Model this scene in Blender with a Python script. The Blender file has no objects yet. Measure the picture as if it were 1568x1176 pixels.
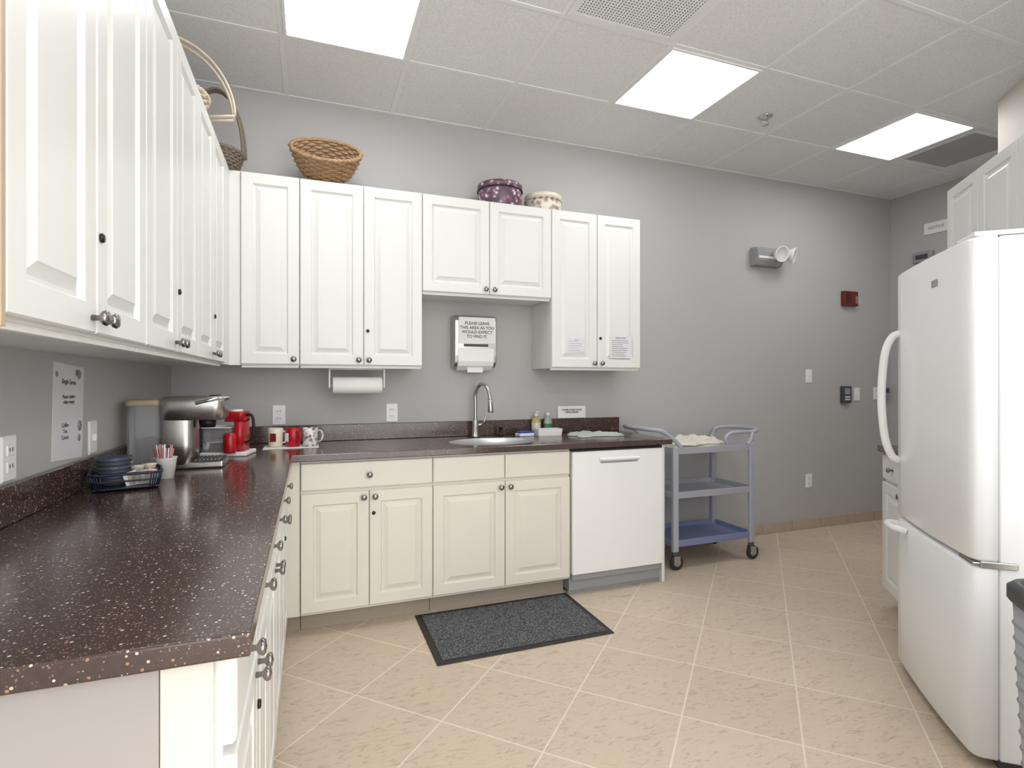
import bpy, bmesh, math, random
from mathutils import Matrix, Vector
random.seed(4)
pi=math.pi
S=bpy.context.scene
COL=S.collection

# ---------------------------------------------------------------- camera
F=827/1568.0
TH=math.radians(20.5)
CZ=1.265
cam=bpy.data.cameras.new('camera'); co=bpy.data.objects.new('camera',cam); COL.objects.link(co)
cam.sensor_width=36; cam.lens=36*F; cam.shift_y=-0.0019; cam.clip_start=0.02
co.location=(0,0,CZ); co.rotation_euler=(pi/2,0,-TH)
S.camera=co
try:
    S.view_settings.view_transform='Standard'; S.view_settings.look='None'
except Exception: pass

# ---------------------------------------------------------------- materials
def N(nt,t,**k):
    n=nt.nodes.new(t)
    for a,b in k.items(): setattr(n,a,b)
    return n
def base(name):
    m=bpy.data.materials.new(name); m.use_nodes=True
    nt=m.node_tree; b=nt.nodes['Principled BSDF']
    return m,nt,b
def rgb(h):
    def c(v):
        v=v/255.0
        return v/12.92 if v<=.04045 else ((v+.055)/1.055)**2.4
    return (c(h[0]),c(h[1]),c(h[2]),1)
def mat(name,col,rough=.5,metal=0,var=.04,scale=8,bump=0,bscale=200,emit=0,trans=0,ior=1.45,coat=0,spec=None):
    m,nt,b=base(name); L=nt.links.new
    c=rgb(col)
    g=N(nt,'ShaderNodeNewGeometry'); no=N(nt,'ShaderNodeTexNoise'); no.inputs['Scale'].default_value=scale; no.inputs['Detail'].default_value=4
    L(g.outputs['Position'],no.inputs['Vector'])
    mx=N(nt,'ShaderNodeMix',data_type='RGBA')
    mx.inputs[6].default_value=tuple(max(0,x*(1-var)) for x in c[:3])+(1,)
    mx.inputs[7].default_value=tuple(min(1,x*(1+var)) for x in c[:3])+(1,)
    L(no.outputs[0],mx.inputs[0]); L(mx.outputs[2],b.inputs['Base Color'])
    b.inputs['Roughness'].default_value=rough; b.inputs['Metallic'].default_value=metal
    b.inputs['IOR'].default_value=ior
    if trans: b.inputs['Transmission Weight'].default_value=trans
    if coat: b.inputs['Coat Weight'].default_value=coat
    if spec is not None: b.inputs['Specular IOR Level'].default_value=spec
    if emit:
        L(mx.outputs[2],b.inputs['Emission Color']); b.inputs['Emission Strength'].default_value=emit
    if bump:
        n2=N(nt,'ShaderNodeTexNoise'); n2.inputs['Scale'].default_value=bscale; L(g.outputs['Position'],n2.inputs['Vector'])
        bp=N(nt,'ShaderNodeBump'); bp.inputs['Strength'].default_value=bump; bp.inputs['Distance'].default_value=.002
        L(n2.outputs[0],bp.inputs['Height']); L(bp.outputs[0],b.inputs['Normal'])
    return m

M_wall=mat('wall_paint',(184,183,182),.6,var=.03,scale=1.5,bump=.08,bscale=300)
M_wallb=mat('wall_paint_light',(214,208,200),.6,var=.02)
M_cab=mat('cabinet_white',(227,228,225),.33,var=.01,spec=.4)
M_cabB=mat('cabinet_cream',(225,221,209),.36,var=.012,spec=.4)
M_end=mat('panel_beige',(172,165,161),.6,var=.02)
M_tan=mat('maple_edge',(186,166,140),.5,var=.08,scale=30)
M_kick=mat('kick_taupe',(160,150,136),.6)
M_nick=mat('nickel',(150,146,142),.22,1)
M_dark=mat('dark_lock',(60,56,52),.35,.8)
M_chrome=mat('chrome',(215,217,220),.1,1)
M_steel=mat('brushed_steel',(190,188,184),.28,1,var=.08,scale=40)
M_stain=mat('sink_steel',(205,207,210),.3,.6)
M_white=mat('white_plastic',(240,240,240),.3,var=.01)
M_fridge=mat('fridge_enamel',(240,242,244),.22,var=.008,bump=.05,bscale=500)
M_gask=mat('gasket_grey',(150,152,156),.6)
M_black=mat('black_plastic',(22,22,24),.4)
M_dgrey=mat('dark_grey',(70,72,76),.5)
M_grey=mat('grey_plastic',(150,152,155),.5)
M_paper=mat('paper',(240,240,238),.8,var=.01)
M_ink=mat('ink',(40,40,44),.8)
M_lilac=mat('notice_paper',(222,222,226),.8,var=.02)
M_red=mat('red_plastic',(176,24,34),.25)
M_maroon=mat('fire_red',(112,36,28),.4)
M_navy=mat('navy_plastic',(30,36,60),.35)
M_slate=mat('slate_bowl',(76,84,104),.35)
M_cart=mat('cart_plastic',(172,175,184),.5,var=.03,bump=.1)
M_cartd=mat('cart_shelf_blue',(128,140,178),.5,var=.05)
M_rubber=mat('rubber',(50,48,48),.7)
M_cloth=mat('cloth_white',(222,216,206),.9,var=.1,scale=60,bump=.5,bscale=400)
M_towel=mat('cloth_green',(186,192,184),.95,var=.14,scale=80,bump=.7,bscale=300)
M_blue=mat('sponge_blue',(50,90,170),.8,var=.15,scale=150)
M_soap=mat('soap_yellow',(226,206,130),.15,trans=.35,var=.02)
M_soap2=mat('soap_clear',(210,228,220),.12,trans=.5,var=.02)
M_green=mat('label_green',(70,130,90),.5)
M_clear=mat('clear_plastic',(240,242,245),.05,trans=.8,ior=1.1,var=.01)
M_cream=mat('mug_cream',(226,216,198),.25)
M_wick=mat('wicker',(166,134,100),.6,var=.35,scale=60)
M_wickd=mat('wicker_dark',(120,108,94),.6,var=.3,scale=60)
M_wickl=mat('wicker_light',(200,186,164),.5,var=.15,scale=30)
M_lens=mat('lens_frost',(255,255,255),.6,var=.02,scale=12,emit=9.5)
M_trim=mat('grid_white',(232,232,232),.5,var=.01)
M_vent=mat('vent_grey',(176,176,178),.5,var=.02)
M_straw=mat('straw_red',(200,150,150),.6,var=.4,scale=300)
M_bin=mat('bin_grey',(176,178,182),.45,.3)

# flower tins
def tinmat(name,bg,fl,fl2,sc):
    m,nt,b=base(name); L=nt.links.new
    g=N(nt,'ShaderNodeNewGeometry'); v=N(nt,'ShaderNodeTexVoronoi'); v.inputs['Scale'].default_value=sc
    L(g.outputs['Position'],v.inputs['Vector'])
    r=N(nt,'ShaderNodeValToRGB'); e=r.color_ramp.elements
    e[0].position=.18; e[0].color=rgb(fl); e[1].position=.62; e[1].color=rgb(bg)
    x=e.new(.36); x.color=rgb(fl2)
    no=N(nt,'ShaderNodeTexNoise'); no.inputs['Scale'].default_value=sc*1.7; no.inputs['Detail'].default_value=5; L(g.outputs['Position'],no.inputs['Vector'])
    ad=N(nt,'ShaderNodeMath',operation='MULTIPLY_ADD'); ad.inputs[1].default_value=1.0; L(no.outputs[0],ad.inputs[0])
    L(v.outputs['Distance'],ad.inputs[2])
    sb=N(nt,'ShaderNodeMath',operation='SUBTRACT'); sb.inputs[1].default_value=.48; L(ad.outputs[0],sb.inputs[0])
    L(sb.outputs[0],r.inputs[0]); L(r.outputs[0],b.inputs['Base Color']); b.inputs['Roughness'].default_value=.3
    return m
M_tin1=tinmat('tin_floral_dark',(92,72,84),(222,212,218),(140,100,120),30)
M_tin2=tinmat('tin_floral_cream',(228,222,210),(170,100,108),(170,170,150),26)
M_mugp=tinmat('mug_pattern',(232,230,230),(90,90,110),(170,150,160),45)

# counter
def countermat(name,c0,c1,rough):
    m,nt,b=base(name); L=nt.links.new
    g=N(nt,'ShaderNodeNewGeometry')
    def specks(scale,thr,frac):
        v=N(nt,'ShaderNodeTexVoronoi'); v.inputs['Scale'].default_value=scale; L(g.outputs['Position'],v.inputs['Vector'])
        sp=N(nt,'ShaderNodeSeparateColor'); L(v.outputs['Color'],sp.inputs[0])
        th=N(nt,'ShaderNodeMath',operation='MULTIPLY'); th.inputs[1].default_value=thr; L(sp.outputs[1],th.inputs[0])
        lt=N(nt,'ShaderNodeMath',operation='LESS_THAN'); L(v.outputs['Distance'],lt.inputs[0]); L(th.outputs[0],lt.inputs[1])
        fr=N(nt,'ShaderNodeMath',operation='LESS_THAN'); fr.inputs[1].default_value=frac; L(sp.outputs[0],fr.inputs[0])
        mu=N(nt,'ShaderNodeMath',operation='MULTIPLY'); L(lt.outputs[0],mu.inputs[0]); L(fr.outputs[0],mu.inputs[1])
        return mu,sp
    no=N(nt,'ShaderNodeTexNoise'); no.inputs['Scale'].default_value=120; no.inputs['Detail'].default_value=3; L(g.outputs['Position'],no.inputs['Vector'])
    mb=N(nt,'ShaderNodeMix',data_type='RGBA'); mb.inputs[6].default_value=rgb(c0); mb.inputs[7].default_value=rgb(c1); L(no.outputs[0],mb.inputs[0])
    s1,p1=specks(165,.38,.42); s2,p2=specks(300,.5,.5)
    r=N(nt,'ShaderNodeValToRGB'); r.color_ramp.interpolation='CONSTANT'; e=r.color_ramp.elements
    e[0].color=rgb((205,180,152)); e[1].position=.4; e[1].color=rgb((218,208,198)); x=e.new(.7); x.color=rgb((160,120,92))
    L(p1.outputs[2],r.inputs[0])
    m1=N(nt,'ShaderNodeMix',data_type='RGBA'); L(s2.outputs[0],m1.inputs[0]); L(mb.outputs[2],m1.inputs[6]); m1.inputs[7].default_value=rgb((130,108,96))
    m2=N(nt,'ShaderNodeMix',data_type='RGBA'); L(s1.outputs[0],m2.inputs[0]); L(m1.outputs[2],m2.inputs[6]); L(r.outputs[0],m2.inputs[7])
    L(m2.outputs[2],b.inputs['Base Color']); b.inputs['Roughness'].default_value=rough; b.inputs['IOR'].default_value=1.7
    return m
M_count=countermat('solid_surface_brown',(54,39,35),(78,60,55),.17)

# floor
def floormat():
    m,nt,b=base('floor_tile'); L=nt.links.new
    g=N(nt,'ShaderNodeNewGeometry')
    mp=N(nt,'ShaderNodeMapping'); mp.inputs['Rotation'].default_value=(0,0,-pi/4); mp.inputs['Location'].default_value=(-.1,.143,0)
    L(g.outputs['Position'],mp.inputs['Vector'])
    br=N(nt,'ShaderNodeTexBrick'); br.offset=0; br.squash=1
    for k,v in (('Scale',1),('Brick Width',.406),('Row Height',.406),('Mortar Size',.0032),('Mortar Smooth',.1),('Bias',0)): br.inputs[k].default_value=v
    br.inputs['Color1'].default_value=rgb((203,187,166)); br.inputs['Color2'].default_value=rgb((211,195,175)); br.inputs['Mortar'].default_value=rgb((226,216,200))
    L(mp.outputs[0],br.inputs['Vector'])
    mp2=N(nt,'ShaderNodeMapping'); mp2.inputs['Rotation'].default_value=(0,0,.5); mp2.inputs['Scale'].default_value=(13,40,1)
    L(g.outputs['Position'],mp2.inputs['Vector'])
    no=N(nt,'ShaderNodeTexNoise'); no.inputs['Scale'].default_value=1; no.inputs['Detail'].default_value=8; no.inputs['Roughness'].default_value=.7; no.inputs['Distortion'].default_value=1.8
    L(mp2.outputs[0],no.inputs['Vector'])
    r=N(nt,'ShaderNodeValToRGB'); e=r.color_ramp.elements; e[0].position=.34; e[0].color=(.52,.46,.4,1); e[1].position=.47; e[1].color=(1,1,1,1)
    L(no.outputs[0],r.inputs[0])
    mu=N(nt,'ShaderNodeMix',data_type='RGBA',blend_type='MULTIPLY'); mu.inputs[0].default_value=.6
    L(br.outputs['Color'],mu.inputs[6]); L(r.outputs[0],mu.inputs[7])
    mo=N(nt,'ShaderNodeMix',data_type='RGBA'); L(br.outputs['Fac'],mo.inputs[0]); L(mu.outputs[2],mo.inputs[6]); mo.inputs[7].default_value=rgb((226,216,200))
    L(mo.outputs[2],b.inputs['Base Color'])
    b.inputs['Roughness'].default_value=.42
    hh=N(nt,'ShaderNodeMath',operation='SUBTRACT'); L(r.outputs[0],hh.inputs[0]); L(br.outputs['Fac'],hh.inputs[1])
    bp=N(nt,'ShaderNodeBump'); bp.inputs['Strength'].default_value=.35; bp.inputs['Distance'].default_value=.0025
    L(hh.outputs[0],bp.inputs['Height']); L(bp.outputs[0],b.inputs['Normal'])
    return m
M_floor=floormat()
M_base=mat('base_tile',(186,170,152),.45,var=.12,scale=14)

def ceilmat():
    m,nt,b=base('ceiling_tile'); L=nt.links.new
    g=N(nt,'ShaderNodeNewGeometry'); no=N(nt,'ShaderNodeTexNoise'); no.inputs['Scale'].default_value=190; no.inputs['Detail'].default_value=5; no.inputs['Roughness'].default_value=.7
    L(g.outputs['Position'],no.inputs['Vector'])
    r=N(nt,'ShaderNodeValToRGB'); e=r.color_ramp.elements; e[0].position=.34; e[0].color=rgb((206,206,207)); e[1].position=.52; e[1].color=rgb((234,234,235))
    L(no.outputs[0],r.inputs[0]); L(r.outputs[0],b.inputs['Base Color']); b.inputs['Roughness'].default_value=.95
    bp=N(nt,'ShaderNodeBump'); bp.inputs['Strength'].default_value=.3; bp.inputs['Distance'].default_value=.003; L(no.outputs[0],bp.inputs['Height']); L(bp.outputs[0],b.inputs['Normal'])
    return m
M_ceil=ceilmat()
def matmat():
    m,nt,b=base('mat_ribbed'); L=nt.links.new
    g=N(nt,'ShaderNodeNewGeometry'); v=N(nt,'ShaderNodeTexNoise'); v.inputs['Scale'].default_value=230; v.inputs['Detail'].default_value=2; L(g.outputs['Position'],v.inputs['Vector'])
    r=N(nt,'ShaderNodeValToRGB'); e=r.color_ramp.elements; e[0].position=.44; e[0].color=rgb((36,37,40)); e[1].position=.62; e[1].color=rgb((128,130,134))
    L(v.outputs[0],r.inputs[0]); L(r.outputs[0],b.inputs['Base Color']); b.inputs['Roughness'].default_value=.95
    bp=N(nt,'ShaderNodeBump'); bp.inputs['Strength'].default_value=.8; bp.inputs['Distance'].default_value=.003; L(v.outputs[0],bp.inputs['Height']); L(bp.outputs[0],b.inputs['Normal'])
    return m
M_mat=matmat()

# ---------------------------------------------------------------- mesh builder
T=Matrix.Translation
def R(a,ax): return Matrix.Rotation(a,4,ax)
class MB:
    def __init__(s,name,M=None):
        s.name=name; s.bm=bmesh.new(); s.mats=[]; s.M=M or Matrix.Identity(4)
    def mi(s,m):
        if m not in s.mats: s.mats.append(m)
        return s.mats.index(m)
    def add(s,b,m,X=None,smooth=False):
        i=s.mi(m)
        for f in b.faces: f.material_index=i; f.smooth=smooth
        mm=s.M@X if X is not None else s.M
        bmesh.ops.transform(b,matrix=mm,verts=b.verts)
        me=bpy.data.meshes.new('t'); b.to_mesh(me); b.free(); s.bm.from_mesh(me); bpy.data.meshes.remove(me)
    def addmesh(s,me,m,X):
        b=bmesh.new(); b.from_mesh(me); s.add(b,m,X)
    def box(s,x0,x1,y0,y1,z0,z1,m,bev=0.002,seg=2,X=None,smooth=False):
        b=bmesh.new(); bmesh.ops.create_cube(b,size=1)
        bmesh.ops.scale(b,vec=(abs(x1-x0),abs(y1-y0),abs(z1-z0)),verts=b.verts)
        if bev>0:
            bv=min(bev,.45*min(abs(x1-x0),abs(y1-y0),abs(z1-z0)))
            bmesh.ops.bevel(b,geom=list(b.edges),offset=bv,segments=seg,profile=.5,affect='EDGES')
        bmesh.ops.translate(b,vec=((x0+x1)/2,(y0+y1)/2,(z0+z1)/2),verts=b.verts)
        s.add(b,m,X,smooth)
    def cyl(s,p,r,h,m,axis='Z',r2=None,n=32,bev=0,X=None):
        pr=[(0,0),(r,0),(r if r2 is None else r2,h),(0,h)]
        if bev:
            rr=r if r2 is None else r2
            pr=[(0,0),(r-bev,0),(r,bev),(rr,h-bev),(rr-bev,h),(0,h)]
        Q=T(Vector(p))
        if axis=='Y': Q=Q@R(-pi/2,'X')   # z->+y
        if axis=='-Y': Q=Q@R(pi/2,'X')
        if axis=='X': Q=Q@R(pi/2,'Y')
        s.lathe(pr,m,(X@Q) if X is not None else Q,n)
    def lathe(s,pr,m,X=None,n=32,sx=1,sy=1,smooth=True):
        b=bmesh.new(); rings=[]
        for (r,z) in pr:
            if r<1e-6: rings.append([b.verts.new((0,0,z))])
            else: rings.append([b.verts.new((r*sx*math.cos(2*pi*i/n),r*sy*math.sin(2*pi*i/n),z)) for i in range(n)])
        for a,c in zip(rings,rings[1:]):
            for i in range(n):
                j=(i+1)%n
                if len(a)==1 and len(c)==1: continue
                if len(a)==1: b.faces.new((a[0],c[j],c[i]))
                elif len(c)==1: b.faces.new((a[i],a[j],c[0]))
                else: b.faces.new((a[i],a[j],c[j],c[i]))
        for e in b.edges: pass
        bmesh.ops.recalc_face_normals(b,faces=b.faces)
        s.add(b,m,X,smooth)
    def tube(s,pts,r,m,n=8,closed=False,X=None):
        pts=[Vector(p) for p in pts]; b=bmesh.new(); rings=[]; L=len(pts)
        rs=r if isinstance(r,(list,tuple)) else [r]*L
        prev=None
        for i,p in enumerate(pts):
            if closed: t=(pts[(i+1)%L]-pts[i-1])
            else: t=pts[min(i+1,L-1)]-pts[max(i-1,0)]
            t.normalize()
            if prev is None:
                u=t.orthogonal().normalized()
            else:
                u=(prev-t*prev.dot(t)); u.normalize()
            prev=u; w=t.cross(u)
            rings.append([b.verts.new(p+(u*math.cos(2*pi*k/n)+w*math.sin(2*pi*k/n))*rs[i]) for k in range(n)])
        rg=range(L if closed else L-1)
        for i in rg:
            a=rings[i]; c=rings[(i+1)%L]
            for k in range(n):
                b.faces.new((a[k],a[(k+1)%n],c[(k+1)%n],c[k]))
        if not closed:
            b.faces.new(rings[0][::-1]); b.faces.new(rings[-1])
        s.add(b,m,X,True)
    def prism(s,poly,x0,x1,m,bev=0,seg=2,X=None,plane='YZ',smooth=False):
        b=bmesh.new()
        if plane=='YZ': f=lambda q,t:(t,q[0],q[1])
        elif plane=='XY': f=lambda q,t:(q[0],q[1],t)
        else: f=lambda q,t:(q[0],t,q[1])
        A=[b.verts.new(f(q,x0)) for q in poly]; B=[b.verts.new(f(q,x1)) for q in poly]
        n=len(poly); b.faces.new(A); b.faces.new(B[::-1])
        for i in range(n): b.faces.new((A[i],B[i],B[(i+1)%n],A[(i+1)%n]))
        bmesh.ops.recalc_face_normals(b,faces=b.faces)
        if bev: bmesh.ops.bevel(b,geom=list(b.edges),offset=bev,segments=seg,profile=.5,affect='EDGES')
        s.add(b,m,X,smooth)
    def loops(s,x0,x1,z0,z1,yf,prof,m):
        """stack of rectangular loops facing -y; prof=(inset,protrusion)"""
        b=bmesh.new(); rings=[]
        for ins,d in prof:
            rings.append([b.verts.new(v) for v in ((x0+ins,yf-d,z0+ins),(x1-ins,yf-d,z0+ins),(x1-ins,yf-d,z1-ins),(x0+ins,yf-d,z1-ins))])
        for a,c in zip(rings,rings[1:]):
            for i in range(4): b.faces.new((a[i],a[(i+1)%4],c[(i+1)%4],c[i]))
        b.faces.new(rings[-1]); b.faces.new(rings[0][::-1])
        bmesh.ops.recalc_face_normals(b,faces=b.faces)
        s.add(b,m)
    def door(s,x0,x1,z0,z1,yf,m,fr=.056):
        s.loops(x0+.002,x1-.002,z0,z1,yf,[(0,0),(0,.015),(.0035,.019),(fr,.019),(fr+.002,.0155),(fr+.007,.008),(fr+.014,.008),(fr+.034,.0165),(fr+.037,.0185)],m)
    def slab(s,x0,x1,z0,z1,yf,m):
        s.loops(x0+.002,x1-.002,z0,z1,yf,[(0,0),(0,.013),(.003,.017),(.008,.019)],m)
    def knob(s,x,z,yf,m=None):
        s.lathe([(0,0),(.006,0),(.005,.012),(.013,.017),(.0155,.023),(.012,.028),(0,.03)],m or M_nick,T((x,yf,z))@R(pi/2,'X'),20)
    def lock(s,x,z,yf):
        s.lathe([(0,0),(.0095,0),(.0095,.004),(.007,.006),(0,.006)],M_dark,T((x,yf,z))@R(pi/2,'X'),16)
    def text(s,txt,size,m,X,align='CENTER',sp=1.0):
        c=bpy.data.curves.new('t','FONT'); c.body=txt; c.size=size; c.align_x=align; c.align_y='CENTER'; c.space_line=sp; c.offset=size*.012; c.extrude=.0002
        o=bpy.data.objects.new('t',c); COL.objects.link(o)
        dg=bpy.context.evaluated_depsgraph_get(); me=bpy.data.meshes.new_from_object(o.evaluated_get(dg))
        s.addmesh(me,m,X); bpy.data.meshes.remove(me); bpy.data.objects.remove(o); bpy.data.curves.remove(c)
    def done(s):
        me=bpy.data.meshes.new(s.name); s.bm.to_mesh(me); s.bm.free()
        for m in s.mats: me.materials.append(m)
        o=bpy.data.objects.new(s.name,me); COL.objects.link(o)
        return o
def spl(pts,k=8,closed=False):
    pts=[Vector(p) for p in pts]; out=[]; n=len(pts)
    for i in range(n if closed else n-1):
        g=(lambda j: pts[j%n]) if closed else (lambda j: pts[max(0,min(n-1,j))])
        p0,p1,p2,p3=g(i-1),g(i),g(i+1),g(i+2)
        for q in range(k):
            t=q/k
            out.append(.5*((2*p1)+(p2-p0)*t+(2*p0-5*p1+4*p2-p3)*t*t+(3*p1-p0-3*p2+p3)*t**3))
    if not closed: out.append(pts[-1])
    return out
def FR(x,y,ox,oy,oz=0):
    return Matrix(((x[0],y[0],0,ox),(x[1],y[1],0,oy),(0,0,1,oz),(0,0,0,1)))

D=3.476; XL=-.723; XR=5.06; H=2.965; CT=.907
YN=-1.5   # open (unseen) side of the room behind the photographer
LF=FR((0,1),(-1,0),0,0)          # left run : local x=world Y, local y=-world X
A39=math.radians(39); sd,cd=math.sin(A39),math.cos(A39)
DF=FR((-sd,-cd),(cd,-sd),2.47,1.671)   # diagonal run; x to camera, y to wall

# ---------------------------------------------------------------- room
b=MB('floor'); b.box(XL-.12,XR+.12,YN,D+.12,-.05,0,M_floor,0); b.done()
b=MB('wall_back'); b.box(XL-.12,XR+.12,D,D+.12,0,H+.05,M_wall,0); b.done()
b=MB('wall_left'); b.box(XL-.12,XL,YN,D,0,H+.05,M_wall,0); b.done()
b=MB('wall_right'); b.box(XR,XR+.12,.9,D,0,H+.05,M_wall,0); b.done()
b=MB('wall_light_block'); b.box(3.25,XR,.8,.9,0,H+.05,M_wall,0); b.done()  # unseen wall, added to stop world light leaking in beside the diagonal
b=MB('wall_diagonal',DF); b.box(-1.17,1.9,.88,1.0,0,H+.02,M_wallb,0); b.done()
b=MB('ceiling'); b.box(XL-.12,XR+.12,YN,D+.12,H,H+.05,M_ceil,0); b.done()
b=MB('trim_ceiling_grid')
gx=.48; px=.6125; gy=D-.605; py=.61
for k in range(-1,8):
    x=gx+px*k
    if XL<x<XR: b.box(x-.012,x+.012,YN,D,H-.004,H+.001,M_trim,.001,1)
for k in range(0,7):
    y=gy-py*k
    b.box(XL,XR,y-.012,y+.012,H-.0045,H+.001,M_trim,.001,1)
b.box(XL,XR,D-.02,D,H-.0047,H+.001,M_trim,.001,1); b.box(XL,XL+.02,YN,D,H-.0049,H+.001,M_trim,.001,1); b.box(XR-.02,XR,.9,D,H-.0049,H+.001,M_trim,.001,1)
b.done()
def frame4(b,x0,x1,y0,y1,w,za,zb,m):
    b.box(x0,x0+w,y0,y1,za,zb,m,.001,1); b.box(x1-w,x1,y0,y1,za,zb,m,.001,1)
    b.box(x0+w,x1-w,y0,y0+w,za,zb,m,.001,1); b.box(x0+w,x1-w,y1-w,y1,za,zb,m,.001,1)
def troffer(kx,ky):
    x0=gx+px*kx; y1=gy-py*ky; x1=x0+px; y0=y1-py
    b=MB('ceiling_light')
    b.box(x0+.027,x1-.027,y0+.027,y1-.027,H-.008,H-.001,M_lens,.001,1)
    frame4(b,x0+.0125,x1-.0125,y0+.0125,y1-.0125,.014,H-.012,H-.001,M_trim)
    b.done()
for kx in (-1,2,5): troffer(kx,0)
for kx,ky in ((-1,4),(2,4),(6,2)): troffer(kx,ky)  # unseen troffers added for fill, the last one to brighten the right corner
def vent(kx,ky,pad=.0,m=None):
    x0=gx+px*kx+.0125+pad; y1=gy-py*ky-.0125-pad; x1=gx+px*(kx+1)-.0125-pad; y0=gy-py*(ky+1)+.0125+pad
    b=MB('ceiling_vent')
    b.box(x0+.031,x1-.031,y0+.031,y1-.031,H-.0022,H-.001,M_dgrey,0)
    frame4(b,x0,x1,y0,y1,.03,H-.007,H-.0005,M_trim)
    n=34
    for i in range(n):
        x=x0+.035+(x1-x0-.07)*i/(n-1); b.box(x-.0045,x+.0045,y0+.03,y1-.03,H-.0055,H-.0035,m,0)
        y=y0+.035+(y1-y0-.07)*i/(n-1); b.box(x0+.03,x1-.03,y-.0035,y+.0035,H-.0045,H-.0027,m,0)
    b.done()
vent(1,1,0,M_trim); vent(6,0,.03,M_vent)
b=MB('fire_sprinkler',T((2.73,2.668,H-.001)))
b.lathe([(0,0),(.045,0),(.04,-.006),(.014,-.01),(.014,-.022),(0,-.022)],M_chrome)
for a in (-1,1): b.tube([(.012*a,0,-.02),(.02*a,0,-.035),(.004*a,0,-.05)],.0035,M_chrome)
b.lathe([(0,-.05),(.02,-.05),(.02,-.054),(0,-.056)],M_chrome); b.done()

# baseboards
b=MB('baseboard_back'); x=2.19
while x<XR-.02:
    x2=min(x+.33,XR-.004); b.box(x,x2-.004,D-.012,D-.0005,0.0,.09,M_base,.003); x=x2
b.done()
b=MB('baseboard_right'); y=.95
while y<D-.03:
    y2=min(y+.33,D-.014); b.box(XR-.012,XR-.0005,y,y2-.004,0,.09,M_base,.003); y=y2
b.done()

# ---------------------------------------------------------------- upper cabinets
ZB,ZT=1.354,2.376
def upper(xs,z0,z1,frame,yd,depth,lockd=None,knobz=None,name='wall_cabinet',m=M_cab,endm=None,single=False,noKnob=False):
    b=MB(name,frame); yf=yd+.02
    b.box(xs[0]+.0008,xs[-1]-.0008,yf,yf+depth-.022,z0,z1,m,.001,1)
    if endm: b.box(xs[0]-.012,xs[0]+.0005,yd+.001,yf+depth-.022,z0-.012,z1,endm,.0005,1)
    b.box(xs[0]+.004,xs[-1]-.004,yf+.004,yf+.02,z0-.012,z0+.001,m,.001,1)
    for i in range(len(xs)-1): b.door(xs[i],xs[i+1],z0+.006,z1-.004,yf,m)
    kz=z0+.035
    if not noKnob:
        if single: b.knob(xs[1]-.03,kz,yd)
        else:
            mx=xs[1]; b.knob(mx-.028,kz,yd); b.knob(mx+.028,kz,yd)
    if lockd is not None: b.lock(xs[1]+lockd,z0+.2,yd)
    b.done()
YU=3.146
upper([-.342,-.053],ZB,ZT,None,YU,D-YU,single=True)
upper([-.053,.2836,.617],ZB,ZT,None,YU,D-YU,lockd=.022)
upper([.617,1.031,1.448],1.795,ZT,None,YU,D-YU)
upper([1.448,1.78,2.114],ZB,ZT,None,YU,D-YU,lockd=.022)
XU=-.393
for i,(a,c,e) in enumerate([(.944,1.285,1.63),(1.63,1.975,2.32),(2.32,2.665,3.01)]):
    upper([a,c,e],ZB,ZT,LF,-XU,XU-XL,lockd=.02,endm=M_tan if i==0 else None)
b=MB('corner_wall_cabinet')
b.box(XL+.002,XU-.02,3.011,D-.002,ZB,ZT,M_cab,.001,1)
b.box(XU-.0195,-.343,YU+.018,D-.002,ZB,ZT,M_cab,.001,1); b.box(XU-.0195,XU-.003,3.011,YU+.018,ZB,ZT,M_cab,.001,1)
b.done()
upper([-.92,-.56,-.2],ZB,ZT,DF,.53,.35,noKnob=True)
upper([-.2,.19,.58],1.83,ZT,DF,.53,.35,noKnob=True)
upper([.58,.97,1.36],1.83,ZT,DF,.53,.35,noKnob=True)

# ---------------------------------------------------------------- base cabinets
YB=2.862
def kick(b,x0,x1,yf,yb): b.box(x0,x1,yf+.075,yb,0,.1,M_kick,.001,1)
def basecab(xs,frame,yd,depth,drawers,name='base_cabinet',m=M_cabB,lock=False,ends=None):
    b=MB(name,frame); yf=yd+.02; top=CT-.037
    if name.startswith('sink'):   # open-topped carcass so the bowl hangs inside
        x0,x1=xs[0]+.0008,xs[-1]-.0008; yb=yf+depth-.022
        b.box(x0,x1,yf,yf+.018,.1,top,m,.001,1); b.box(x0,x1,yb-.01,yb,.1,top,m,.001,1)
        b.box(x0,x0+.016,yf+.0185,yb-.0105,.1,top,m,.001,1); b.box(x1-.016,x1,yf+.0185,yb-.0105,.1,top,m,.001,1); b.box(x0+.017,x1-.017,yf+.0185,yb-.0105,.1,.118,m,.001,1)
    else: b.box(xs[0]+.0008,xs[-1]-.0008,yf,yf+depth-.022,.1,top,m,.001,1)
    kick(b,xs[0]+.001,xs[-1]-.001,yf,yf+depth-.03)
    z0,z1=.115,.706
    for i in range(len(xs)-1): b.door(xs[i],xs[i+1],z0,z1,yf,m)
    mx=xs[1]
    if len(xs)==3:
        b.knob(mx-.028,z1-.03,yd); b.knob(mx+.028,z1-.03,yd)
    else: b.knob(xs[1]-.03,z1-.03,yd)
    if drawers=='one': b.slab(xs[0],xs[-1],.722,top-.012,yf,m); b.knob((xs[0]+xs[-1])/2,.79,yd)
    elif drawers=='false':
        for i in range(len(xs)-1): b.slab(xs[i],xs[i+1],.722,top-.012,yf,m)
    elif drawers=='two':
        for i in range(len(xs)-1): b.slab(xs[i],xs[i+1],.722,top-.012,yf,m); b.knob((xs[i]+xs[i+1])/2,.79,yd)
    if lock: b.lock(mx+.022,.59,yd)
    return b
basecab([-.045,.286,.618],None,YB,D-YB,'one',lock=True).done()
basecab([.618,1.03,1.438],None,YB,D-YB,'false',name='sink_base_cabinet').done()
XB=-.102
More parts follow.
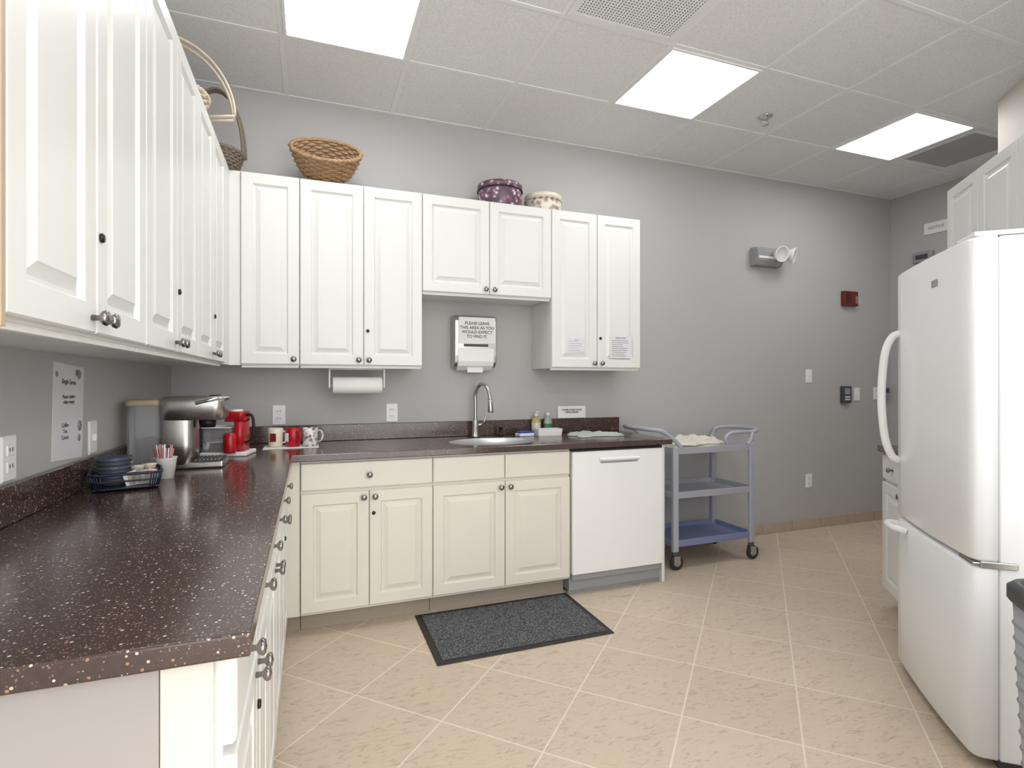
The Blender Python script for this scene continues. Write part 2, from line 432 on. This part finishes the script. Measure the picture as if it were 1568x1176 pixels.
Y3=[.905,1.225,1.545,1.865,2.185,2.505,2.825]
for i in (0,2,4):
    basecab([Y3[i],Y3[i+1],Y3[i+2]],LF,-XB,XB-XL,'two',m=M_cab,lock=(i!=2)).done()
b=MB('corner_base_cabinet')
b.box(XL+.002,XB-.02,2.827,D-.002,.1,CT-.037,M_cabB,.001,1); b.box(XB-.0195,-.047,YB+.02,D-.002,.1,CT-.037,M_cabB,.001,1)
b.box(XL+.002,-.047,YB+.095,D-.01,0,.0995,M_kick,.001,1); b.done()
b=MB('end_panel'); b.box(XL+.002,-.2,.885,.903,0,CT-.038,M_end,.001,1); b.box(-.199,XB-.03,.889,.903,0,CT-.038,M_cabB,.001,1); b.done()
b=MB('dishwasher_end_panel'); b.box(2.088,2.108,YB+.01,D-.002,0,CT-.037,M_cab,.001,1); b.done()
# dishwasher
b=MB('dishwasher')
x0,x1=1.443,2.084
b.box(x0,x1,YB+.031,D-.01,.02,CT-.04,M_gask,.002,1)
b.box(x0+.004,x1-.004,YB-.012,YB+.03,.125,CT-.055,M_white,.007,3)
b.box(x0+.004,x1-.004,YB+.0,YB+.03,CT-.05,CT-.041,M_black,.001,1)
b.box(x0+.001,x1-.001,YB+.0405,YB+.06,.0,.084,M_grey,.003)
b.box(x0+.01,x1-.01,YB+.01,YB+.04,.085,.12,M_grey,.004)
cx=(x0+x1)/2
b.prism([(YB-.013,.815),(YB-.026,.812),(YB-.03,.802),(YB-.02,.79),(YB-.013,.788)],cx-.14,cx+.14,M_white,.002,2)
b.box(cx-.13,cx+.13,YB-.0135,YB-.011,.777,.79,M_gask,.001,1)
b.done()

# ---------------------------------------------------------------- countertop
cu=bpy.data.curves.new('c','CURVE'); cu.dimensions='2D'; cu.fill_mode='BOTH'; cu.extrude=.0135; cu.bevel_depth=.004; cu.bevel_resolution=2; cu.offset=-.004
def poly(pts):
    sp=cu.splines.new('POLY'); sp.points.add(len(pts)-1)
    for p,q in zip(sp.points,pts): p.co=(q[0],q[1],0,1)
    sp.use_cyclic_u=True
XC=-.08; YC=2.838; YE=.854; XE=2.142
poly([(XL+.001,YE),(XC,YE),(XC,YC),(XE,YC),(XE,D-.001),(XL+.001,D-.001)])
SX,SY,SA,SBB=1.035,3.10,.265,.175
poly([(SX+SA*math.cos(-2*pi*i/64),SY+SBB*math.sin(-2*pi*i/64)) for i in range(64)])
o=bpy.data.objects.new('c',cu); COL.objects.link(o)
me=bpy.data.meshes.new_from_object(o.evaluated_get(bpy.context.evaluated_depsgraph_get()))
b=MB('countertop'); b.addmesh(me,M_count,T((0,0,CT-.0175)))
bpy.data.objects.remove(o)
b.box(XL+.001,XL+.02,YE+.01,D-.022,CT+.0005,CT+.1,M_count,.003)
b.box(XL+.001,XE-.004,D-.0205,D-.001,CT+.0005,CT+.1,M_count,.003)
b.done()
b=MB('sink')
pr=[(.985,-.034),(.98,-.06),(.95,-.14),(.87,-.17),(.5,-.18),(.12,-.183),(.1,-.19),(0,-.19)]
b.lathe(pr,M_stain,T((SX,SY,CT)),64,SA,SBB)
b.lathe([(1.012,.0006),(1.0,.003),(.985,.0),(.985,-.034)],M_stain,T((SX,SY,CT)),64,SA,SBB)
b.done()
# faucet
b=MB('faucet',T((1.01,3.385,CT+.0005)))
b.lathe([(0,0),(.028,0),(.027,.008),(.02,.012),(.019,.11),(.016,.115),(0,.115)],M_steel)
p=spl([(0,0,.11),(0,0,.2),(0,-.005,.285),(.02,-.045,.34),(.04,-.1,.335),(.05,-.135,.285),(.053,-.145,.24)],8)
b.tube(p,.0115,M_steel,12)
b.tube([(.053,-.145,.25),(.054,-.147,.22),(.055,-.15,.175),(.055,-.15,.165)],[.0135,.016,.019,.017],M_steel,14)
b.tube([(.015,0,.075),(.05,0,.08)],.012,M_steel,10); b.tube([(.045,0,.08),(.06,-.005,.1),(.075,-.01,.15)],[.007,.006,.005],M_steel,8)
b.done()
b=MB('soap_dispenser_pump',T((1.19,3.4,CT+.0005)))
b.lathe([(0,0),(.02,0),(.018,.006),(.01,.01),(.01,.045),(.014,.05),(.014,.06),(0,.062)],M_dark); b.tube([(0,0,.055),(0,-.045,.052)],.005,M_dark); b.done()

# ---------------------------------------------------------------- refrigerator
b=MB('refrigerator',DF)
W=.70; HF=1.752
b.box(.004,W-.004,.075,.82,.035,HF-.012,M_fridge,.006,2)
b.box(.02,W-.02,.06,.09,.04,HF-.03,M_gask,.002,1)
b.box(.03,W-.03,.08,.75,0.0,.05,M_dgrey,.002,1)
def fdoor(z0,z1):
    pts=[(0,.068),(0,.03),(.003,.015),(.012,.005),(.03,-.002)]
    for i in range(1,12):
        t=i/12; pts.append((.03+(W-.06)*t, -.002-.012*(1-(2*t-1)**2)))
    pts+=[(W-.03,-.002),(W-.012,.005),(W-.003,.015),(W,.03),(W,.068)]
    bb=bmesh.new()
    secs=[(z0,.012),(z0+.004,.004),(z0+.012,0),(z1-.012,0),(z1-.004,.004),(z1,.012)]
    rings=[]
    for z,ins in secs:
        rings.append([bb.verts.new((W/2+(x-W/2)*(1-ins/W*2), y+(ins if y<.06 else 0), z)) for x,y in pts])
    n=len(pts)
    for a,c in zip(rings,rings[1:]):
        for i in range(n): bb.faces.new((a[i],a[(i+1)%n],c[(i+1)%n],c[i]))
    bb.faces.new(rings[0][::-1]); bb.faces.new(rings[-1])
    bmesh.ops.recalc_face_normals(bb,faces=bb.faces)
    b.add(bb,M_fridge,None,True)
fdoor(.035,.665); fdoor(.678,HF-.008)
b.box(W-.14,W-.01,.01,.2,HF-.008,HF+.008,M_fridge,.006,3)
b.box(W-.1,W-.0,.0,.06,.666,.677,M_steel,.003,2)
b.box(W-.02,W+.005,.02,.12,.660,.682,M_steel,.003,2)
p=spl([(.045,.0,1.48),(.04,-.03,1.46),(.035,-.055,1.38),(.033,-.066,1.2),(.035,-.055,1.03),(.04,-.03,.94),(.045,.0,.92)],8)
b.tube(p,[.016]*len(p),M_white,12)
p=spl([(.03,.0,.635),(.035,-.035,.64),(.06,-.05,.64),(.12,-.05,.64),(.15,-.035,.64),(.16,-.01,.635)],8)
b.tube(p,.014,M_white,12)
b.box(W/2+.07,W/2+.12,-.0155,-.013,1.62,1.645,M_grey,.0005,1)
b.done()
basecab([-.72,-.37,-.02],DF,.15,.73,'two',m=M_cab).done()
b=MB('side_countertop',DF); b.box(-.73,-.012,.13,.878,CT-.035,CT,M_count,.004); b.box(-.73,-.012,.858,.878,CT+.0005,CT+.1,M_count,.003); b.done()
# bin
def rr(hx,hy,r,z,n=5):
    out=[]
    for cx,cy,a0 in ((hx-r,hy-r,0),(-hx+r,hy-r,pi/2),(-hx+r,-hy+r,pi),(hx-r,-hy+r,3*pi/2)):
        for i in range(n+1):
            a=a0+pi/2*i/n; out.append((cx+r*math.cos(a),cy+r*math.sin(a),z))
    return out
def loft(b,secs,m,smooth=True,X=None,cap=True):
    bb=bmesh.new(); rings=[[bb.verts.new(p) for p in s] for s in secs]; n=len(rings[0])
    for a,c in zip(rings,rings[1:]):
        for i in range(n): bb.faces.new((a[i],a[(i+1)%n],c[(i+1)%n],c[i]))
    if cap: bb.faces.new(rings[0][::-1]); bb.faces.new(rings[-1])
    bmesh.ops.recalc_face_normals(bb,faces=bb.faces); b.add(bb,m,X,smooth)
b=MB('trash_bin',DF@T((1.3,.108,0))@Matrix.Diagonal((1,1,1.06,1)))
loft(b,[rr(.17,.17,.04,0),rr(.175,.175,.04,.02),rr(.2,.2,.045,.66)],M_bin,True)
for i in range(16): loft(b,[rr(.1762+.0014*i,.1762+.0014*i,.04,.05+.037*i),rr(.179+.0014*i,.179+.0014*i,.04,.056+.037*i),rr(.177+.0014*i,.177+.0014*i,.04,.062+.037*i)],M_grey,True,cap=False)
loft(b,[rr(.206,.206,.05,.665),rr(.210,.210,.05,.672),rr(.210,.210,.05,.7),rr(.2,.2,.05,.712),rr(.19,.19,.05,.712),rr(.185,.185,.05,.69)],M_dgrey,True,cap=False)
loft(b,[rr(.188,.188,.05,.69),rr(.12,.12,.05,.72),rr(.03,.03,.02,.725)],M_dgrey,True)
b.done()

# ---------------------------------------------------------------- utility cart
b=MB('utility_cart')
xa,xb,ya,yb=2.30,2.955,3.02,3.41
def shelf(z,m):
    cx,cy=(xa+xb)/2,(ya+yb)/2; hx,hy=(xb-xa)/2+.02,(yb-ya)/2+.01
    X=T((cx,cy,z))
    loft(b,[rr(hx-.03,hy-.03,.03,-.0),rr(hx-.005,hy-.005,.03,.004),rr(hx,hy,.03,.045),rr(hx-.012,hy-.012,.03,.047),rr(hx-.02,hy-.02,.03,.016),rr(hx-.06,hy-.06,.02,.014)],m,False,X)
shelf(.15,M_cartd); shelf(.475,M_cart); shelf(.775,M_cart)
for x in (xa,xb):
    for y in (ya,yb):
        b.box(x-.022,x+.022,y-.016,y+.016,.12,.83,M_cart,.008,3)
        b.cyl((x,y,.085),.02,.04,M_dgrey,n=20)
        for q in (-.018,.018): b.box(x-.02,x+.03,y+q-.002,y+q+.002,.04,.095,M_steel,.001,1)
        b.cyl((x+.012,y-.013,.05),.05,.026,M_rubber,axis='Y',n=32,bev=.006); b.cyl((x+.012,y-.015,.05),.028,.03,M_grey,axis='Y',n=24,bev=.003)
for sgn,x in ((-1,xa),(1,xb)):
    k=.175 if sgn<0 else .10; q=1.0 if sgn<0 else .6; h=.03 if sgn<0 else 0
    p=spl([(x-sgn*.05*q,ya+.0,.82),(x,ya,.86+h*.3),(x+sgn*(k-.08),ya+.01,.905+h),(x+sgn*k,ya+.05,.918+h),(x+sgn*(k+.03),(ya+yb)/2,.92+h),(x+sgn*k,yb-.05,.918+h),(x+sgn*(k-.08),yb-.01,.905+h),(x,yb,.86+h*.3),(x-sgn*.05*q,yb,.82)],6)
    b.tube(p,.015,M_cart,10)
p=spl([(xb-.2,ya+.01,.83),(xb-.22,ya+.01,.87),(xb-.17,ya+.01,.905),(xb-.05,ya+.01,.91),(xb+.06,ya+.01,.91)],6)
b.tube(p,.013,M_cart,10)
b.done()
def cloth(name,cx,cy,z,lx,ly,amp,m,rot=0,seed=0,fr=1):
    b=MB(name,T((cx,cy,z))@R(rot,'Z')); bb=bmesh.new(); n,k=48,36; g=[]
    rn=random.Random(seed); ph=[rn.uniform(0,6) for _ in range(8)]
    for top in (1,0):
        row=[]
        for i in range(n):
            for j in range(k):
                u,v=i/(n-1),j/(k-1); e=min(u,1-u,v,1-v)
                x=(u-.5)*lx+.02*math.sin(9*v+ph[0])+.008*math.sin(25*v+ph[5]); y=(v-.5)*ly+.02*math.sin(8*u+ph[1])+.008*math.sin(22*u+ph[6])
                hh=.004+min(1,e*9)**.7*amp*(.55+.2*math.sin(fr*(4*u+3*v)+ph[2])-.22*abs(math.sin(fr*(8*v-5*u)+ph[3]))-.16*abs(math.sin(fr*(11*u+7*v)+ph[4]))+.06*math.sin(23*u-15*v+ph[7]))
                row.append(bb.verts.new((x,y,max(.003,hh) if top else 0)))
        g.append(row)
    for i in range(n-1):
        for j in range(k-1):
            a=i*k+j
            bb.faces.new((g[0][a],g[0][a+k],g[0][a+k+1],g[0][a+1])); bb.faces.new((g[1][a],g[1][a+1],g[1][a+k+1],g[1][a+k]))
    bd=[i*k for i in range(n)]+[(n-1)*k+j for j in range(1,k)]+[i*k+k-1 for i in range(n-2,-1,-1)]+[j for j in range(k-2,0,-1)]
    for q in range(len(bd)):
        a,c=bd[q],bd[(q+1)%len(bd)]; bb.faces.new((g[0][a],g[0][c],g[1][c],g[1][a]))
    bmesh.ops.recalc_face_normals(bb,faces=bb.faces)
    b.add(bb,m,None,True); b.done()
cloth('cleaning_cloth',2.58,3.20,.824,.36,.22,.08,M_cloth,.1,3,1.2)
cloth('dish_towel',1.80,3.2,CT+.001,.34,.2,.035,M_towel,.05,5)
b=MB('folded_papers',T((2.58,3.205,.792))@R(-.08,'Z')); b.box(-.22,.22,-.11,.11,0,.014,M_paper,.003); b.box(-.2,.2,-.1,.1,.0145,.03,M_cream,.003,X=R(.06,'Z')); b.done()

# mat
b=MB('floor_mat'); b.box(.53,1.435,2.365,2.915,.0005,.006,M_rubber,.002,1); b.box(.56,1.405,2.395,2.885,.005,.011,M_mat,.002,1); b.done()

# ---------------------------------------------------------------- wall plates
def plate(name,X,kind='outlet'):
    b=MB(name,X); b.loops(-.036,.036,-.058,.058,0,[(0,0),(0,.003),(.004,.006)],M_white)
    if kind=='outlet':
        for z in (-.021,.021):
            b.box(-.017,.017,-.009,-.005,z-.014,z+.014,M_white,.003,2)
            for x in (-.007,.007): b.box(x-.0015,x+.0015,-.0095,-.008,z-.003,z+.007,M_ink,0)
    else:
        b.box(-.006,.006,-.015,-.005,-.012,.012,M_white,.002,2)
    b.done()
for x,z in ((-.173,1.07),(.486,1.07),(4.037,.412)): plate('wall_outlet',T((x,D-.0005,z)))
plate('wall_outlet',LF@T((1.737,.7225,1.07))); plate('light_switch',LF@T((2.307,.7225,1.07)),'s')
plate('light_switch',T((4.037,D-.0005,1.316)),'s'); plate('light_switch',T((4.62,D-.0005,1.154)),'s'); plate('light_switch',T((4.87,D-.0005,1.16)),'s')
b=MB('wall_keypad',T((4.466,D-.0005,1.154))); b.box(-.055,.055,-.03,0,-.075,.075,M_dgrey,.006); b.box(-.035,.03,-.034,-.029,.0,.055,M_grey,.002)
for i in range(3):
    for j in range(2): b.box(-.03+.022*i,-.015+.022*i,-.034,-.03,-.05+.022*j,-.036+.022*j,M_white,.001,1)
b.done()
b=MB('thermostat',T((4.985,D-.0001,1.165))); b.box(-.035,.035,-.025,0,-.06,.06,M_grey,.006); b.box(-.02,.02,-.028,-.024,.005,.04,M_dgrey,.002); b.done()
b=MB('fire_alarm_strobe',T((4.52,D-.0001,2.008))); b.box(-.1,.07,-.04,0,-.065,.065,M_maroon,.006); b.box(.03,.085,-.06,-.035,-.05,.02,M_clear,.01,3)
for i in range(5): b.box(-.085,-.02,-.0425,-.039,-.04+.02*i,-.032+.02*i,M_black,0)
b.done()
b=MB('emergency_light',T((3.55,D-.0005,2.29)))
b.prism([(0,-.075),(-.06,-.07),(-.085,-.03),(-.085,.05),(-.07,.075),(0,.08)],-.16,.12,M_grey,.008,3)
b.box(-.15,.11,-.09,-.08,-.02,.0,M_white,.002)
for x,a in ((.03,-.1),(.14,.6)):
    Q=T((x,-.11,.02))@R(a,'Z')@R(pi/2+.25,'X')
    b.lathe([(0,-.05),(.025,-.045),(.045,.0),(.062,.035),(.064,.045),(.058,.046),(.05,.03),(.0,.025)],M_white,Q,28)
    b.lathe([(0,.043),(.057,.041)],M_clear,Q,28)
    b.cyl((x,-.1,.0),.012,.05,M_white)
b.tube([(.12,-.04,.0),(.14,-.07,.0)],.015,M_white)
b.done()
b=MB('wall_sign',FR((0,-1),(1,0),XR-.0005,3.076,2.60)); b.box(-.1,.1,-.012,0,-.05,.05,M_white,.003); b.text('NOTICE',.035,M_grey,T((0,-.0125,0))@R(pi/2,'X')); b.done()
b=MB('wall_sensor',FR((0,-1),(1,0),XR-.0005,3.17,2.36)); b.box(-.08,.08,-.05,0,-.045,.045,M_grey,.01); b.box(-.05,.05,-.056,-.048,-.02,.02,M_dgrey,.004); b.done()

# ---------------------------------------------------------------- paper dispensers
b=MB('paper_towel_dispenser',T((.868,D-.001,1.34)))
w=.285
b.prism([(0,.02),(-.07,.02),(-.10,.05),(-.108,.1),(-.108,.32),(-.1,.345),(-.08,.357),(0,.357)],0,w,M_steel,.006,3)
b.box(.06,w-.06,-.113,-.106,.155,.172,M_dgrey,.003)
b.prism([(-.05,.0),(-.10,.03),(-.113,.06),(-.1135,.145),(-.105,.145),(-.095,.05)],.022,w-.022,M_white,.002,2)
b.box(.025,w-.012,-.112,-.1085,.175,.345,M_paper,.0005,1)
b.box(.09,w-.09,-.085,-.075,-.012,.04,M_paper,.001)
b.text('PLEASE LEAVE\nTHIS AREA AS YOU\nWOULD EXPECT\nTO FIND IT.',.027,M_ink,T((w/2+.006,-.1125,.262))@R(pi/2,'X'),sp=1.05)
b.done()
b=MB('paper_towel_roll')
b.tube([(.10,3.25,1.245),(.41,3.25,1.245)],.006,M_cab)
b.lathe([(.018,0),(.047,.0),(.049,.003),(.049,.272),(.047,.275),(.018,.275),(.018,0)],M_paper,T((.12,3.25,1.245))@R(pi/2,'Y'))
b.prism([(3.225,1.341),(3.275,1.341),(3.27,1.23),(3.23,1.23)],.098,.108,M_cab,.003)
b.prism([(3.225,1.341),(3.275,1.341),(3.27,1.23),(3.23,1.23)],.402,.412,M_cab,.003)
b.box(.098,.412,3.23,3.27,1.336,1.3415,M_cab,.001,1)
b.done()
# notices
def notice(name,X,w,h,title,lines,m=M_paper,seed=0):
    b=MB(name,X); b.box(-w/2,w/2,-.0012,0,-h/2,h/2,m,0)
    rn=random.Random(seed)
    b.text(title,h*.08,M_ink,T((0,-.0015,h*.4))@R(pi/2,'X'))
    for i in range(lines):
        z=h*.28-h*.68*i/max(1,lines-1); l=w*rn.uniform(.5,.8)
        b.box(-w*.42,-w*.42+l,-.0016,-.001,z-h*.008,z+h*.008,M_dgrey,0)
    b.done()
notice('notice_paper',T((1.625,YU-.0005,1.505)),.12,.085,'NOTICE',5,m=M_lilac,seed=1)
notice('notice_paper',T((1.955,YU-.0005,1.50)),.165,.15,'PLEASE CLEAN',9,m=M_lilac,seed=2)
b=MB('wall_poster',LF@T((2.11,.7225,1.17))); b.box(-.115,.115,-.0015,0,-.15,.15,M_lilac,0,X=R(.06,'Y'))
b.text('Single Serve',.022,M_dgrey,T((0,-.002,.095))@R(.06,'Y')@R(pi/2,'X')); b.text('Please replace\nwhen empty',.017,M_dgrey,T((0,-.002,.04))@R(pi/2,'X'))
b.text('Coffee\nTea\nCocoa',.019,M_dgrey,T((-.03,-.002,-.06))@R(pi/2,'X'))
for x,z,r in ((.08,.12,.016),(.06,.125,.012),(.085,-.05,.018),(.08,-.09,.012),(-.09,.12,.01)): b.cyl((x,-.0012,z),r,.0008,M_grey,axis='-Y',n=20)
b.done()
b=MB('counter_sign',T((1.75,D-.004,CT+.1015))); b.box(-.11,.11,-.012,-.008,0,.085,M_paper,0,X=R(-.06,'X')); b.text('PLEASE WASH YOUR\nOWN DISHES',.017,M_ink,T((0,-.0135,.05))@R(pi/2-.06,'X')); b.done()

# ---------------------------------------------------------------- baskets / tins
def basket(b,m,r0,r1,h,rings,sx=1,sy=1,N_=20,wr=.006,X=None,rim=True,mi=None):
    X=X or Matrix.Identity(4)
    n=N_*6
    for k in range(rings):
        t=k/(rings-1); z=wr+t*(h-wr); r=r0+(r1-r0)*(t**.7)
        pts=[]
        for i in range(n):
            a=2*pi*i/n; q=r+wr*.9*math.cos(N_*a+k*pi)
            pts.append((q*sx*math.cos(a),q*sy*math.sin(a),z))
        b.tube(pts,h/rings*.52,m,6,True,X)
    for i in range(N_*2):
        a=pi*i/N_
        b.tube([((r0+(r1-r0)*(t**.7))*sx*math.cos(a),(r0+(r1-r0)*(t**.7))*sy*math.sin(a),t*h) for t in (0,.25,.5,.75,1)],wr*.5,m,5,False,X)
    for k in range(1,8):
        q=r0*k/8
        b.tube([((q+.0*i)*sx*math.cos(2*pi*i/n),q*sy*math.sin(2*pi*i/n),.005+.003*math.cos(N_*2*pi*i/n+k*pi)) for i in range(n)],r0/8*.5,m,5,True,X)
    b.lathe([(0,0),(r0,0),(r0,.004),(0,.006)],mi or m,X,32,sx,sy)
    if rim:
        for s in range(3):
            pts=[]
            for i in range(n):
                a=2*pi*i/n; q=r1+.006*math.cos(N_*a+s*2*pi/3); pts.append((q*sx*math.cos(a),q*sy*math.sin(a),h+.006*math.sin(N_*a+s*2*pi/3)))
            b.tube(pts,.006,m,6,True,X)
b=MB('wicker_basket'); basket(b,M_wick,.12,.185,.15,11,1.0,.74,N_=14,wr=.009,X=T((.085,3.25,ZT+.105))@R(math.radians(44),'X')@T((0,0,-.045))); b.done()
b=MB('handled_basket')
X=T((-.56,2.62,ZT+.002)); basket(b,M_wickl,.11,.15,.1,8,1,1,X=X)
for q in (0,.05):
    b.tube([(.235*math.cos(a)+.02,q+.05*math.sin(a),.07+.30*math.sin(a)) for a in [pi*i/40 for i in range(41)]],.0065,M_wickl,8,False,X@R(.25,'Z'))
    b.tube([(.255,q,.07),(.15,q,.04)],.0065,M_wickl,8,False,X@R(.25,'Z')); b.tube([(-.215,q,.07),(-.14,q,.04)],.0065,M_wickl,8,False,X@R(.25,'Z'))
b.done()
b=MB('twig_basket')
X=T((-.46,3.2,ZT+.002)); basket(b,M_wickd,.09,.125,.09,7,1,1,X=X)
for q,rr_ in ((0,.13),(.02,.138),(-.02,.125)):
    b.tube([(rr_*math.cos(a),q,.08+.34*math.sin(a)) for a in [pi*i/40 for i in range(41)]],.006,M_wickd,8,False,X)
b.done()
b=MB('floral_tin',T((1.15,3.30,ZT+.002)))
b.lathe([(0,0),(.137,0),(.14,.004),(.14,.11)],M_tin1,n=48); b.lathe([(.14,.11),(.1455,.108),(.1455,.145),(.142,.15),(.0,.153)],M_tin1,n=48); b.tube([(.146*math.cos(2*pi*i/48),.146*math.sin(2*pi*i/48),.11) for i in range(48)],.003,M_dark,6,True); b.done()
b=MB('floral_tin',T((1.462,3.315,ZT+.002)))
b.lathe([(0,0),(.117,0),(.12,.004),(.12,.085)],M_tin2,n=48); b.lathe([(.12,.085),(.1255,.083),(.1255,.118),(.122,.123),(.0,.126)],M_cream,n=48); b.tube([(.1255*math.cos(2*pi*i/48),.1255*math.sin(2*pi*i/48),.085) for i in range(48)],.003,M_tin2,6,True); b.done()

# ---------------------------------------------------------------- counter items
b=MB('paper_napkin'); b.box(-.235,.045,3.13,3.3,CT+.0005,CT+.003,M_paper,.0005,1); b.done()
def mug(x,y,m,a,mt=None):
    b=MB('coffee_mug',T((x,y,CT+.0035))@R(a,'Z'))
    b.lathe([(0,0),(.032,0),(.036,.004),(.039,.05),(.040,.1),(.038,.102),(.036,.1),(.035,.05),(.03,.008),(0,.007)],m,n=40)
    b.tube(spl([(.037,0,.082),(.058,0,.08),(.068,0,.055),(.058,0,.028),(.037,0,.022)],6),.0055,m,8)
    if mt: b.box(-.016,.016,-.0415,-.036,.03,.075,mt,.002)
    b.done()
mug(-.177,3.235,M_cream,-.3,M_maroon); mug(-.088,3.215,M_red,-1.0,M_white); mug(.0,3.2,M_mugp,.2)

# coffee maker facing +X
b=MB('coffee_maker',T((0,2.62,CT+.0005)))
hw=.085
b.box(-.57,-.34,-hw,hw,0,.028,M_steel,.008,3)
b.box(-.455,-.345,-hw+.015,hw-.015,.028,.034,M_dgrey,.002)
for i in range(7): b.box(-.445+.014*i,-.44+.014*i,-hw+.02,hw-.02,.034,.037,M_steel,0)
loft(b,[[(-.51+x,y,z) for x,y,_ in rr(.06,hw,.035,0)] for z in (.02,.1,.2,.275)],M_steel,True)
loft(b,[[(-.455+x*f,y*f,z) for x,y,_ in rr(.118,hw+.005,.04,0)] for z,f in ((.2,.93),(.205,1),(.275,1),(.29,.98),(.298,.9))],M_steel,True)
b.cyl((-.41,0,.165),.03,.04,M_black,r2=.035,n=24)
b.tube(spl([(-.44,-hw-.006,.27),(-.38,-hw-.01,.285),(-.335,-hw*.6,.29),(-.325,0,.29),(-.335,hw*.6,.29),(-.38,hw+.01,.285),(-.44,hw+.006,.27)],6),.007,M_chrome,8)
b.box(-.40,-.36,-.03,.03,.298,.302,M_black,.002)
loft(b,[[(-.632+x,y,z) for x,y,_ in rr(.055,.08,.03,0)] for z in (.01,.05,.15,.262)],M_clear,True)
loft(b,[[(-.632+x*f,y*f,z) for x,y,_ in rr(.06,.083,.03,0)] for z,f in ((.262,1),(.275,1),(.285,.93))],M_tan,True)
b.box(-.69,-.571,-.08,.08,0,.012,M_dgrey,.004)
b.done()
# red coffee brewer
b=MB('red_coffee_brewer',T((-.36,2.98,CT+.0005))@R(-.2,'Z'))
b.box(-.12,.09,-.08,.08,0,.02,M_white,.006,3)
loft(b,[[(x-.05,y,z) for x,y,_ in rr(.065,.07,.02,0)] for z in (.02,.135)],M_clear,True)
b.box(-.115,.015,-.075,.075,.135,.14,M_white,.002)
b.box(-.1,.01,-.06,.06,.065,.071,M_white,.002)
loft(b,[rr(.022,.06,.02,z) for z in (.02,.10,.2)],M_red,True,T((.045,0,0)))
loft(b,[rr(.045,.06,.02,z) for z in (.165,.2,.212)],M_red,True,T((.025,0,0)))
b.lathe([(0,.02),(.026,.02),(.029,.03),(.029,.1),(.022,.115),(0,.115)],M_red,T((.02,-.09,0)))
b.tube(spl([(.06,-.02,.195),(.095,-.02,.195),(.105,-.02,.15),(.1,-.02,.08),(.065,-.02,.06)],6),.007,M_black,8)
b.cyl((.02,0,.212),.03,.01,M_white)
b.done()
# condiment tray
b=MB('condiment_tray',T((-.585,2.18,CT+.0015))@R(.25,'Z'))
for z,f in ((.008,.9),(.032,.96),(.055,1)):
    b.tube([(x,y,z) for x,y,_ in rr(.1*f,.085*f,.03,0)],.003 if z<.05 else .0045,M_navy,8,True)
for i,(x,y,_) in enumerate(rr(.1,.085,.03,0,6)): b.tube([(x*.9,y*.9,.006),(x*.96,y*.96,.032),(x,y,.055)],.002,M_navy,5)
b.box(-.09,.09,-.072,.072,.003,.01,M_navy,.003)
for i in range(6): b.lathe([(0,0),(.03,0),(.052,.02),(.054,.02),(.032,-.003)],M_slate if i%2 else M_dgrey,T((-.035,.01,.014+.014*i)),32)
for i in range(7):
    b.box(-.02,.02,-.003,.003,0,.045,(M_white,M_wickl,M_cream)[i%3],.001,X=T((.02+.008*i,-.035,.012))@R(.1*i-.3,'Y'))
for i in range(6): b.lathe([(0,0),(.017,0),(.022,.018),(.023,.02),(0,.021)],M_cream,T((.03+.036*(i%2),.02+.03*(i//3),.012+.018*(i%3))),20)
b.done()
b=MB('stir_stick_cup',T((-.505,2.34,CT+.0005)))
b.lathe([(0,0),(.027,0),(.037,.075),(.039,.077),(.036,.075),(.026,.004),(0,.004)],M_paper,n=32)
rn=random.Random(2)
for i in range(26):
    a=rn.uniform(0,6.28); r=rn.uniform(.004,.022); k=rn.uniform(1.3,2.0)
    b.tube([(r*math.cos(a)*.6,r*math.sin(a)*.6,.005),(r*math.cos(a)*k,r*math.sin(a)*k,.118+rn.uniform(-.01,.008))],.0022,(M_straw,M_white,M_red)[i%3],6)
b.done()
# sink-side items
b=MB('sponge_caddy',T((1.50,3.32,CT+.0005)))
loft(b,[rr(.085,.045,.015,0),rr(.09,.05,.015,.045),rr(.085,.045,.015,.045),rr(.08,.04,.015,.006)],M_white,False)
b.box(-.07,.07,-.03,.03,.01,.03,M_blue,.004); b.done()
b=MB('soap_bottle',T((1.455,3.418,CT+.0005)))
b.lathe([(0,0),(.03,0),(.032,.004),(.032,.09),(.026,.108),(.012,.115),(.012,.125),(0,.125)],M_soap,n=32); b.lathe([(0,.125),(.014,.125),(.014,.135),(.005,.138),(.005,.155),(0,.155)],M_white); b.tube([(0,0,.155),(-.0,-.03,.153)],.006,M_white)
b.lathe([(.0325,.03),(.0325,.08)],M_cream,n=32); b.done()
b=MB('dish_soap_bottle',T((1.545,3.42,CT+.0005)))
b.lathe([(0,0),(.026,0),(.028,.004),(.028,.08),(.02,.105),(.01,.115),(.01,.125),(0,.125)],M_soap2,n=32,sx=1.1,sy=.8); b.lathe([(0,.125),(.012,.125),(.01,.145),(0,.147)],M_white); b.lathe([(.0285,.03),(.0285,.07)],M_green,n=32,sx=1.1,sy=.8); b.done()
b=MB('scrub_sponge',T((1.335,3.33,CT+.0005))@R(.15,'Z')); b.box(-.055,.055,-.035,.035,0,.02,M_white,.005,3); b.box(-.05,.05,-.033,.033,.02,.032,M_blue,.004,2); b.done()

# ---------------------------------------------------------------- light
w=bpy.data.worlds.new('world'); S.world=w; w.use_nodes=True
bg=w.node_tree.nodes['Background']; bg.inputs[0].default_value=(1,1,1,1); bg.inputs[1].default_value=3.0
def lamp(name,loc,e,r=.3):
    l=bpy.data.lights.new(name,'POINT'); l.energy=e; l.shadow_soft_size=r; o=bpy.data.objects.new(name,l); o.location=loc; COL.objects.link(o)
lamp('fill_lamp',(.9,-.6,1.7),18)  # added fill light behind the camera, not a fixture of the room
